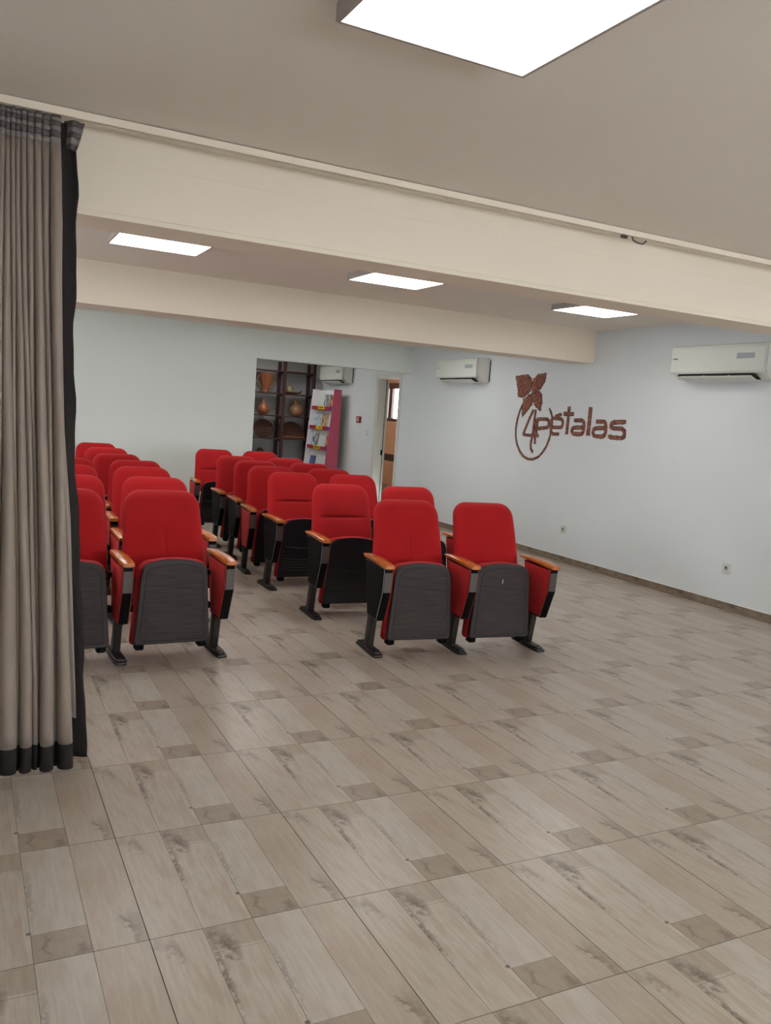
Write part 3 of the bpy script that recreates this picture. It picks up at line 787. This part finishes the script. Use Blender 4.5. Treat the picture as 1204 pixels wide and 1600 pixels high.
# black lining edge to the right of the last fold
def edge(z):
    P = [(2.46, -.108), (2.29, -.094), (1.97, -.092), (1.796, -.096), (1.234, -.078), (.81, -.049), (.482, -.030), (.012, -.008)]
    for (za, xa), (zb, xb) in zip(P, P[1:]):
        if z >= zb: return xa+(xb-xa)*(za-z)/(za-zb)
    return P[-1][1]
def strip_bm(fx0, fx1, fy, z0, z1, nz, nx=8):
    bm = B(); rows = []
    for a in range(nz+1):
        z = z0+(z1-z0)*a/nz; A, Bx = fx0(z), fx1(z)
        rows.append([bm.verts.new((A+(Bx-A)*k/nx, fy(k/nx, z)-P_[1], z)) for k in range(nx+1)])
    for A, Bq in zip(rows, rows[1:]):
        for k in range(nx): bm.faces.new([A[k], A[k+1], Bq[k+1], Bq[k]])
    return bm
ly = lambda k, z: 1.402-.10*max(0, (2.4-z)/2.4)**1.2+.012*math.sin(k*PI*1.5+z*2)
wav = lambda z: edge(z)+.004*math.sin(z*14)+.002*math.sin(z*31)
solid(obj('lining', strip_bm(lambda z: bounds(z)[-1]-.03, wav, ly, .012, 2.47, 50), M['curtain_dark'], cur, 'all'))['label'] = 'black lining edge'
# turned-out grey border between the last fold and the lining, only low down
gb = lambda z: bounds(z)[-1]+(.022 if z < 1.0 else .022*max(0, (1.5-z)/.5))
solid(obj('cloth_border', strip_bm(lambda z: bounds(z)[-1]-.012, gb, lambda k, z: ly(k, z)-.016-.01*k, .19, 1.5, 24), M['curtain'], cur, 'all'))
# header flap folded outwards
for nm, a, b, mt in (('tape', 2.440, 2.462, 'curtain_stripe'), ('stripe', 2.462, 2.485, 'curtain_tape'), ('tape', 2.485, 2.507, 'curtain_stripe'), ('stripe', 2.507, 2.528, 'curtain_tape'), ('tape', 2.528, 2.548, 'curtain_stripe')):
    fx1 = lambda z: -.108+.030*((z-2.44)/.108)**.8 if z > 2.44 else -.108
    solid(obj('flap_'+nm, strip_bm(lambda z: -.150, fx1, lambda k, z: 1.398+.014*math.cos(k*PI*2.2)-.02*k, a, b, 2, 10), M['curtain_dark'] if mt == 'x' else M[mt], cur, 'all'))
solid(obj('lining_top', strip_bm(lambda z: -.185, lambda z: -.128, lambda k, z: 1.398+.01*k, 2.40, 2.538, 3), M['curtain_dark'], cur, 'all'))

# ------------------------------------------------------------------ mosaic lettering on the right wall (local: y, z on the wall plane, proud towards -x)
S_={
'ring':[(6.331, 1.786), (6.39, 1.692), (6.423, 1.59), (6.44, 1.488), (6.43, 1.387), (6.39, 1.288), (6.323, 1.206), (6.234, 1.147), (6.133, 1.119), (6.028, 1.125), (5.929, 1.16), (5.854, 1.224), (5.795, 1.297), (5.758, 1.374), (5.741, 1.45), (5.731, 1.519), (5.73, 1.587), (5.745, 1.654), (5.774, 1.701), (5.806, 1.734)],
'four1':[(6.112, 1.713), (6.182, 1.598), (6.279, 1.412)],
'four2':[(6.278, 1.41), (6.117, 1.404), (5.966, 1.409)],
'four3':[(6.066, 1.714), (6.077, 1.602), (6.082, 1.405), (6.109, 1.319), (6.097, 1.242), (6.052, 1.206)],
'four4':[(6.035, 1.603), (6.041, 1.491), (6.034, 1.366), (6.023, 1.31)],
'p1':[(6.021, 1.604), (5.796, 1.614), (5.781, 1.514), (6.004, 1.493)],
'p2':[(6.008, 1.607), (6.018, 1.493), (6.014, 1.402)],
'e1':[(5.714, 1.52), (5.531, 1.525), (5.538, 1.623), (5.736, 1.625)],
'e2':[(5.75, 1.613), (5.74, 1.444), (5.588, 1.447)],
'acc':[(5.683, 1.647), (5.571, 1.673)],
't1':[(5.446, 1.766), (5.445, 1.624), (5.447, 1.454)],
't2':[(5.53, 1.682), (5.355, 1.682)],
'a1':[(5.333, 1.615), (5.161, 1.621), (5.157, 1.464), (5.359, 1.463), (5.365, 1.532), (5.173, 1.543)],
'l1':[(5.078, 1.766), (5.078, 1.611), (5.078, 1.457)],
'b1':[(4.963, 1.615), (4.805, 1.621), (4.799, 1.457), (4.996, 1.455), (5.005, 1.54), (4.813, 1.552)],
's1':[(4.507, 1.626), (4.725, 1.614), (4.727, 1.555), (4.514, 1.554), (4.51, 1.456), (4.731, 1.458), (4.735, 1.481)]}
Q_={
'w1':[(6.527, 2.107), (6.394, 2.12), (6.286, 2.126), (6.214, 2.076), (6.195, 1.992), (6.231, 1.922), (6.332, 1.871), (6.443, 1.877), (6.47, 1.978), (6.503, 2.064)],
'w2':[(5.93, 2.143), (5.947, 2.033), (6.017, 1.971), (6.104, 1.934), (6.158, 1.908), (6.185, 2.006), (6.16, 2.076), (6.086, 2.124)],
'w3':[(6.147, 1.908), (6.034, 1.93), (5.978, 1.896), (5.959, 1.813), (5.977, 1.709), (6.078, 1.763), (6.148, 1.838)],
'w4':[(6.191, 1.894), (6.326, 1.836), (6.347, 1.736), (6.32, 1.636), (6.234, 1.703), (6.161, 1.768), (6.148, 1.838)]}
sign = thing('wall_lettering', 'terracotta mosaic lettering reading 4pétalas with petals and a ring, on the right wall', 'wall lettering', (XR, 5.5, 1.6))
OY, OZ = 5.5, 1.6
def resample(pts, step, closed=False):
    P = [Vector((p[0], p[1])) for p in pts]
    if closed: P.append(P[0])
    out = [P[0].copy()]
    for a, b in zip(P, P[1:]):
        n = max(1, int((b-a).length/step+.5))
        for k in range(1, n+1): out.append(a.lerp(b, k/n))
    if closed: out.pop()
    return out
def chip(bm, y, z, s, h):
    a = random.random()*PI; n = 4
    base = [(y+s*math.cos(a+2*PI*k/n), z+s*math.sin(a+2*PI*k/n)*.8) for k in range(n)]
    v0 = [bm.verts.new((-.0005, p-OY, q-OZ)) for p, q in base]; v1 = [bm.verts.new((-h, y+(p-y)*.75-OY, z+(q-z)*.75-OZ)) for p, q in base]
    bm.faces.new(v1)
    for k in range(n): bm.faces.new([v0[k], v0[(k+1) % n], v1[(k+1) % n], v1[k]])
def stroke(body, chips, pts, w):
    P0 = [Vector(q) for q in pts]
    for it in range(2 if len(P0) > 2 else 0):
        if len(P0) > 12: break
        f = .18 if it == 0 else .25
        Q = [P0[0]]
        for a, b in zip(P0, P0[1:]):
            Q += [a.lerp(b, f), a.lerp(b, 1-f)]
        P0 = Q + [P0[-1]]
    P = resample(P0, .014)
    L_, R_ = [], []
    for i, p in enumerate(P):
        d = (P[min(i+1, len(P)-1)]-P[max(i-1, 0)]).normalized(); n = Vector((-d.y, d.x))
        ww = w*(1+.12*random.uniform(-1, 1))*(.72 if i in (0, len(P)-1) else 1); L_.append(p+n*ww); R_.append(p-n*ww)
    prev = None
    for i, p in enumerate(P):
        ring = [body.verts.new((0, L_[i].x-OY, L_[i].y-OZ)), body.verts.new((-.007, (L_[i].x*.85+p.x*.15)-OY, (L_[i].y*.85+p.y*.15)-OZ)), body.verts.new((-.011, p.x-OY, p.y-OZ)),
                body.verts.new((-.007, (R_[i].x*.85+p.x*.15)-OY, (R_[i].y*.85+p.y*.15)-OZ)), body.verts.new((0, R_[i].x-OY, R_[i].y-OZ))]
        if prev:
            for k in range(4): body.faces.new([prev[k], prev[k+1], ring[k+1], ring[k]])
        else: body.faces.new(ring)
        prev = ring
    body.faces.new(prev[::-1])
    for q in L_+R_: chip(chips, q.x, q.y, random.uniform(.004, .008), random.uniform(.006, .011))
def letter(name, keys, w):
    b, c = B(), B()
    for k in keys: stroke(b, c, S_[k], w)
    o = obj(name, b, M['mosaic'], sign, True); obj('edge_chips', c, M['mosaic_edge'], o)['kind'] = 'stuff'
letter('ring', ['ring'], .0115)
letter('digit_four', ['four1', 'four2', 'four3', 'four4'], .015)
letter('letter_p', ['p1', 'p2'], .018); letter('letter_e', ['e1', 'e2', 'acc'], .017); letter('letter_t', ['t1', 't2'], .021)
letter('letter_a', ['a1'], .019); letter('letter_l', ['l1'], .026); letter('letter_a', ['b1'], .019); letter('letter_s', ['s1'], .020)
for k in ('w1', 'w2', 'w3', 'w4'):
    pts = Q_[k]; b, c = B(), B(); out = resample(pts, .018, True)
    cc = sum(out, Vector((0, 0)))/len(out); jag = [cc+(p-cc)*1.06 + Vector((random.uniform(-.006, .006), random.uniform(-.006, .006))) for p in out]
    cen = sum(jag, Vector((0, 0)))/len(jag)
    rings = [[b.verts.new((h, (cen+(p-cen)*s).x-OY, (cen+(p-cen)*s).y-OZ)) for p in jag] for s, h in ((1, 0), (.94, -.008), (.6, -.011), (.25, -.009))]
    n = len(jag)
    for A, Bq in zip(rings, rings[1:]):
        for i in range(n): b.faces.new([A[i], A[(i+1) % n], Bq[(i+1) % n], Bq[i]])
    b.faces.new(rings[-1])
    for p in jag: chip(c, p.x, p.y, random.uniform(.006, .011), random.uniform(.008, .013))
    # raised veins
    mid = jag[0]
    o = obj('petal', b, M['mosaic'], sign, True); obj('edge_chips', c, M['mosaic_edge'], o)['kind'] = 'stuff'

# ------------------------------------------------------------------ sockets, switch, alarm
def plate(name, label, cat, y, z, kind):
    t = thing(name, label, cat, (XR, y, z)); s = .043
    bm = B(); box(bm, -.011, -s, -s, 0, s, s, .003); obj('cover_plate', bm, M['white_plastic'], t)
    if kind == 'socket':
        bm = B(); b2 = lathe(bm, [(.026, 0), (.026, .004), (.019, .0045), (.017, .001)], (0, 0, 0), 20)
        for v in bm.verts: v.co = Vector((-.010-v.co.z, v.co.x, v.co.y))
        obj('socket_ring', bm, M['white_plastic'], t, True)
        bm = B(); lathe(bm, [(.017, 0), (.017, .002)], (0, 0, 0), 16)
        for v in bm.verts: v.co = Vector((-.0095-v.co.z, v.co.x, v.co.y))
        obj('socket_well', bm, M['grey_trim'], t)
        bm = B(); box(bm, -.0125, -.012, .004, -.0112, .012, .014, .0004); obj('socket_slot', bm, M['dark_slot'], t)
    elif kind == 'switch':
        bm = B(); box(bm, -.015, -.026, -.032, -.0105, .026, .032, .002); obj('rocker', bm, M['white_metal'], t)
        bm = B(); box(bm, -.0158, -.01, -.03, -.0148, .01, -.022); obj('indicator', bm, M['grey_trim'], t)
    return t
plate('wall_socket', 'white wall socket near the skirting, right of the chairs, farther of two', 'socket', 5.343, .377, 'socket')
plate('wall_socket', 'white wall socket near the skirting at the right photo edge', 'socket', 3.029, .375, 'socket')
plate('light_switch', 'white light switch on the wall left of the doorway', 'switch', 10.728, 1.209, 'switch')
t = thing('fire_alarm_button', 'small red fire alarm call point on the wall beside the brochure stand', 'alarm', (XR, 11.076, 1.423))
bm = B(); box(bm, -.035, -.07, -.055, 0, .07, .055, .004); obj('case', bm, M['alarm_red'], t)
bm = B(); box(bm, -.0375, -.042, -.032, -.0345, .042, .034, .001); obj('glass_window', bm, M['white_plastic'], t)
bm = B(); box(bm, -.039, -.012, -.012, -.037, .012, .012, .001); obj('button', bm, M['dark_slot'], t)

# ------------------------------------------------------------------ open shelf in the alcove
rk = thing('open_shelf', 'tall dark wood open shelf in the alcove holding gourds and baskets', 'shelf', (4.27, 12.95, 0))
RX, RY = 4.27, 12.95
Zs = [.12, .535, .955, 1.375, 1.79, 2.205]
for fx in (4.27, 4.862, 5.449):
    for yy in (12.80, 13.10):
        bm = B(); box(bm, fx-.028-RX, yy-.024-RY, 0, fx+.028-RX, yy+.024-RY, 2.385, .003); obj('post', bm, M['dark_wood'], rk)
    for z in Zs:
        bm = B(); box(bm, fx-.022-RX, 12.824-RY, z-.045, fx+.022-RX, 13.076-RY, z-.005, .002); obj('cross_rail', bm, M['dark_wood'], rk)
for a, b in ((4.27, 4.862), (4.862, 5.449)):
    for z in Zs:
        bm = B(); box(bm, a+.024-RX, 12.79-RY, z-.012, b-.024-RX, 13.11-RY, z+.010, .002); obj('shelf_board', bm, M['dark_wood'], rk)
zt = lambda k: Zs[k]+.0105
# goblet drum-like carved cup
t = thing('carved_wooden_vessel', 'carved brown wooden vessel with curved handles on the top left compartment', 'vessel', (4.545, 12.93, zt(4)))
bm = B(); lathe(bm, [(.075, 0), (.075, .02), (.06, .05), (.07, .12), (.10, .22), (.135, .33), (.145, .352), (.13, .352), (.10, .30)], (0, 0, 0), 20, rmod=lambda a: 1+.05*math.cos(a*9))
obj('bowl', bm, M['carved'], t, True)
for sx in (-1, 1):
    bm = B(); tube(bm, [(sx*.12, -.03, .30), (sx*.165, -.03, .28), (sx*.175, -.03, .21), (sx*.14, -.03, .13), (sx*.09, -.03, .09), (sx*.065, -.03, .07)], .010, 7); obj('handle', bm, M['carved'], t, True)
for k in range(5):
    a = -PI/2+(k-2)*.42; bm = B()
    tube(bm, [(.072*math.cos(a), .072*math.sin(a), .05), (.09*math.cos(a), .09*math.sin(a), .14), (.118*math.cos(a), .118*math.sin(a), .24), (.142*math.cos(a), .142*math.sin(a), .33)], .009, 6); obj('carved_strut', bm, M['gourd'], t, True)
t = thing('bottle_gourd', 'slim orange-brown bottle gourd on the left of the third shelf level', 'gourd', (4.52, 12.92, zt(3)))
bm = B(); lathe(bm, [(.02, 0), (.07, .008), (.105, .05), (.112, .095), (.098, .145), (.06, .19), (.032, .225), (.024, .27), (.022, .30), (.016, .315), (.004, .318)], (0, 0, 0), 20); obj('gourd_body', bm, M['gourd'], t, True)
bm = B(); lathe(bm, [(.024, .222), (.036, .222), (.036, .228), (.026, .232)], (0, 0, 0), 14); obj('band', bm, M['dark_wood'], t, True)
t = thing('crook_neck_gourd', 'fat speckled gourd with bent neck on the right of the third shelf level', 'gourd', (5.18, 12.92, zt(3)))
bm = B(); lathe(bm, [(.03, 0), (.09, .01), (.13, .06), (.138, .11), (.125, .165), (.085, .21), (.045, .235), (.01, .24)], (0, 0, 0), 22); obj('gourd_body', bm, M['gourd2'], t, True)
bm = B(); tube(bm, [(-.005, 0, .20), (-.03, 0, .25), (-.055, 0, .285), (-.07, 0, .305), (-.10, 0, .31)], [.05, .036, .026, .02, .012], 10); obj('neck', bm, M['gourd'], t, True)
# round basket leaned back
def round_tray(name, label, x, z, w, h, mat, fan=False, lean=14):
    t = thing(name, label, 'basket', (x, 12.90, z)); t.rotation_euler = (math.radians(-lean), 0, 0)
    bm = B(); n = 28
    pts = [(w*math.cos(PI*k/n*1.0), h*math.sin(PI*k/n*1.0)) for k in range(n+1)] if fan else [(w*math.cos(2*PI*k/n), h/2+h/2*math.sin(2*PI*k/n)) for k in range(n)]
    prism(bm, pts, 'y', 0, .02, .004); obj('woven_panel', bm, mat, t)
    bm = B(); tube(bm, [(a, -.002, b) for a, b in pts], .010, 6, closed=True); obj('rim', bm, mat, t, True)
    if fan:
        for k in range(1, 14):
            a = PI*k/14; bm = B()
            tube(bm, [(.25*w*math.cos(a), -.004, .06), (w*.93*math.cos(a), -.006, .04+(h-.05)*math.sin(a))], .0055, 5); obj('rib', bm, M['wicker2'], t)
        bm = B(); box(bm, -w*.85, -.02, 0, w*.98, -.003, .038, .004); obj('handle_bar', bm, M['carved'], t)
    else:
        for k in range(6):
            z0 = h*(.12+.14*k); hw = w*math.sqrt(max(0, 1-((z0-h/2)/(h/2))**2))*.97
            bm = B(); tube(bm, [(-hw, -.004, z0), (0, -.012, z0+.01), (hw, -.004, z0)], .006, 5); obj('weave_band', bm, M['wicker2'], t)
    return t
round_tray('woven_tray', 'dark round woven tray leaning on the left of the second shelf level', 4.555, zt(2)+.004, .185, .325, M['wicker'])
round_tray('fan_basket', 'dark fan-shaped basket with radiating ribs on the right of the second shelf level', 5.10, zt(2)+.006, .27, .31, M['wicker'], True)
# dish with round gourd
t = thing('shallow_dish', 'wide shallow brown dish on the top right compartment of the shelf', 'dish', (5.075, 12.93, zt(4)))
bm = B(); lathe(bm, [(.05, 0), (.10, .008), (.15, .03), (.158, .04), (.14, .034), (.05, .014)], (0, 0, 0), 24, 1.15, .8); obj('dish_body', bm, M['carved'], t, True)
bm = B(); tube(bm, [(.13, -.03, .04), (.17, -.02, .058), (.20, 0, .066)], [.012, .01, .006], 6); obj('dish_handle', bm, M['wicker'], t, True)
t = thing('round_gourd', 'small striped green round gourd lying in the shallow dish', 'gourd', (5.005, 12.90, zt(4)+.0142))
bm = B(); lathe(bm, [(.02, 0), (.05, .012), (.068, .05), (.068, .09), (.05, .125), (.02, .142), (.004, .143)], (0, 0, 0), 20, rmod=lambda a: 1+.03*math.cos(a*8)); obj('gourd_body', bm, M['melon'], t, True)
bm = B(); tube(bm, [(0, 0, .14), (.006, 0, .155), (.018, 0, .16)], .006, 6); obj('stem', bm, M['carved'], t, True)
t = thing('clay_pot', 'dark round pot on the lower left level, just above a red chair back', 'pot', (4.50, 12.92, zt(1)))
bm = B(); lathe(bm, [(.05, 0), (.09, .03), (.11, .09), (.10, .14), (.07, .17), (.05, .18), (.055, .195), (.04, .195), (.03, .17)], (0, 0, 0), 20); obj('pot_body', bm, M['wicker'], t, True)
bm = B(); lathe(bm, [(.055, .196), (.05, .205), (.015, .212), (.012, .225), (.002, .228)], (0, 0, 0), 16); obj('pot_lid', bm, M['dark_wood'], t, True)

# ------------------------------------------------------------------ brochure stand against the right wall
SY0, SY1 = 11.60, 12.62
st = thing('brochure_stand', 'magenta-sided brochure stand with four tiers of leaflets against the right wall', 'brochure stand', (5.50, 12.1, 0))
OX, OYs = 5.50, 12.1
def sx_at(z): return 5.245+.135*(z/1.92)       # leaning front edge
side = [(5.525, 0), (5.515, 1.92), (5.375, 1.92), (5.235, .0)]
for yy in (SY0, SY1):
    bm = B(); prism(bm, [(a-OX, b) for a, b in side], 'y', yy-OYs, yy+.025-OYs, .003); obj('side_panel', bm, M['magenta' if yy == SY0 else 'pink_board'], st)
bm = B(); prism(bm, [(5.50-OX, .02), (5.50-OX, 1.91), (5.512-OX, 1.91), (5.512-OX, .02)], 'y', SY0+.025-OYs, SY1-OYs); obj('back_panel', bm, M['pink_board'], st)
tiers = [1.585, 1.225, .865, .505]
for k, z in enumerate(tiers):
    xf = sx_at(z)+.012; top = z+.31
    # sloping backing board leaflets lean on
    bm = B(); prism(bm, [(xf+.065-OX, z-.03), (xf+.115-OX, top), (xf+.122-OX, top), (xf+.072-OX, z-.03)], 'y', SY0+.026-OYs, SY1-.001-OYs); obj('sloping_board', bm, M['pink_board'], st)
    bm = B(); box(bm, xf-OX, SY0+.026-OYs, z-.035, xf+.08-OX, SY1-.001-OYs, z-.022); obj('tier_shelf', bm, M['pink_board'], st)
    bm = B(); box(bm, xf-.008-OX, SY0+.026-OYs, z-.035, xf-OX, SY1-.001-OYs, z+.028, .001); fs = obj('front_strip', bm, M['crimson_strip'], st)
    if k < 3:
        bm = B(); y0 = 11.99-OYs; box(bm, xf-.0105-OX, y0, z-.032, xf-.008-OX, y0+.29, z+.034); lb = obj('yellow_label', bm, M['yellow_tag'], fs)
        bm = B()
        for j, (a, b) in enumerate(((.04, .10), (.115, .155), (.17, .245))[:3 if k != 1 else 2]): box(bm, xf-.0112-OX, y0+a, z-.012, xf-.0104-OX, y0+b, z+.014)
        obj('label_marks', bm, M['ink'], fs)
        bm = B(); box(bm, xf-.0105-OX, SY0+.03-OYs, z-.034, xf-.008-OX, SY0+.15-OYs, z+.03); obj('violet_label', bm, M['purple_tag'], fs)
# leaflets: every one a thing of its own
def printed(name, stops, sc=(6, 6, 6), seed=0.0):
    t = NT(name); f = t.noise(t.coord(scale=sc, loc=(seed, seed*.7, 0)), 1.6, 3)
    return t.done(t.ramp(f, stops), 0.35)
LM = {
 'white': mottled('white_paper', rgb(214, 220, 218), rgb(226, 230, 228), 3, 0.4),
 'grey': printed('grey_print', [(.35, rgb(70, 80, 84)), (.5, rgb(150, 158, 160)), (.65, rgb(215, 218, 216))], (14, 14, 5)),
 'orange': printed('orange_photo_print', [(.3, rgb(56, 22, 18)), (.45, rgb(150, 62, 26)), (.58, rgb(222, 150, 60)), (.72, rgb(230, 220, 200))], (11, 11, 9), 3),
 'sketch': printed('blue_sketch_print', [(.3, rgb(96, 120, 140)), (.5, rgb(190, 206, 214)), (.7, rgb(222, 228, 230))], (12, 12, 9), 5),
 'tan': printed('tan_figure_print', [(.3, rgb(70, 50, 46)), (.48, rgb(176, 140, 104)), (.6, rgb(214, 190, 150)), (.75, rgb(150, 166, 176))], (12, 12, 7), 8),
 'teal': printed('teal_figure_print', [(.33, rgb(30, 60, 90)), (.45, rgb(70, 120, 150)), (.55, rgb(206, 216, 220)), (.8, rgb(220, 226, 228))], (10, 10, 8), 11),
 'blue': printed('blue_cover_print', [(.3, rgb(58, 74, 128)), (.55, rgb(84, 100, 156)), (.7, rgb(120, 130, 176))], (6, 6, 6), 2),
 'olive': printed('olive_print', [(.3, rgb(90, 80, 60)), (.6, rgb(150, 138, 108))], (8, 8, 8), 4)}
def leaflet(tier, y0, y1, h, mat, label, dx=0):
    z = tiers[tier]-.0215; xf = sx_at(tiers[tier])+.012
    slope = math.atan2(.05, .34); w = abs(y1-y0)
    t = obj('leaflet', box(B(), -.004, -w/2, 0, 0, w/2, h, .0008), LM[mat])
    tag(t, label, 'leaflet', 'leaflets in the brochure stand')
    t.location = (xf+.062-dx, (y0+y1)/2, z+.002); t.rotation_euler = (0, slope, 0)
    return t
leaflet(0, 12.58, 12.24, .30, 'white', 'blank white leaflet at the left end of the top tier')
leaflet(0, 12.22, 11.95, .27, 'grey', 'grey leaflet in the middle of the top tier')
leaflet(0, 11.93, 11.65, .26, 'orange', 'dark orange photo leaflet at the right end of the top tier')
leaflet(1, 12.60, 12.28, .27, 'sketch', 'pale leaflet with blue drawing, left end of the second tier')
leaflet(1, 12.24, 11.93, .28, 'tan', 'tan and blue picture leaflet in the middle of the second tier')
leaflet(1, 11.90, 11.66, .25, 'white', 'narrow white leaflet at the right end of the second tier')
leaflet(2, 12.60, 12.36, .25, 'teal', 'white leaflet with a teal figure, left end of the third tier')
leaflet(2, 12.34, 12.28, .27, 'olive', 'thin olive leaflet between two white ones on the third tier')
leaflet(2, 12.26, 11.97, .23, 'white', 'plain white leaflet in the middle of the third tier')
leaflet(2, 11.92, 11.68, .25, 'orange', 'white and orange leaflet at the right end of the third tier')
leaflet(3, 12.58, 12.30, .21, 'blue', 'blue covered leaflet on the lowest visible tier')
leaflet(3, 12.24, 11.76, .24, 'white', 'wide white sheet on the lowest visible tier')

# ------------------------------------------------------------------ small box left on the floor between the blocks
t = thing('cardboard_box', 'low dark box lying on the floor in the aisle between the chair blocks', 'box', (1.66, 6.40, 0), .1)
bm = B(); box(bm, -.16, -.12, 0, .16, .12, .006); box(bm, -.16, -.12, .006, -.152, .12, .11); box(bm, .152, -.12, .006, .16, .12, .11); box(bm, -.152, -.12, .006, .152, -.112, .11); box(bm, -.152, .112, .006, .152, .12, .11)
obj('box_tray', bm, M['dark_slot'], t)
bm = B(); prism(bm, [(.112, .112), (.12, .112), (.26, .16), (.255, .165)], 'x', -.15, .15); obj('open_flap', bm, M['dark_slot'], t)
p = obj('paper_sheet', box(B(), -.12, -.09, 0, .12, .09, .05, .001), LM['white']); p.location = (1.66, 6.40, .0065); p.rotation_euler = (0, 0, .1)
tag(p, 'stack of white paper lying in the low dark box on the floor', 'paper')
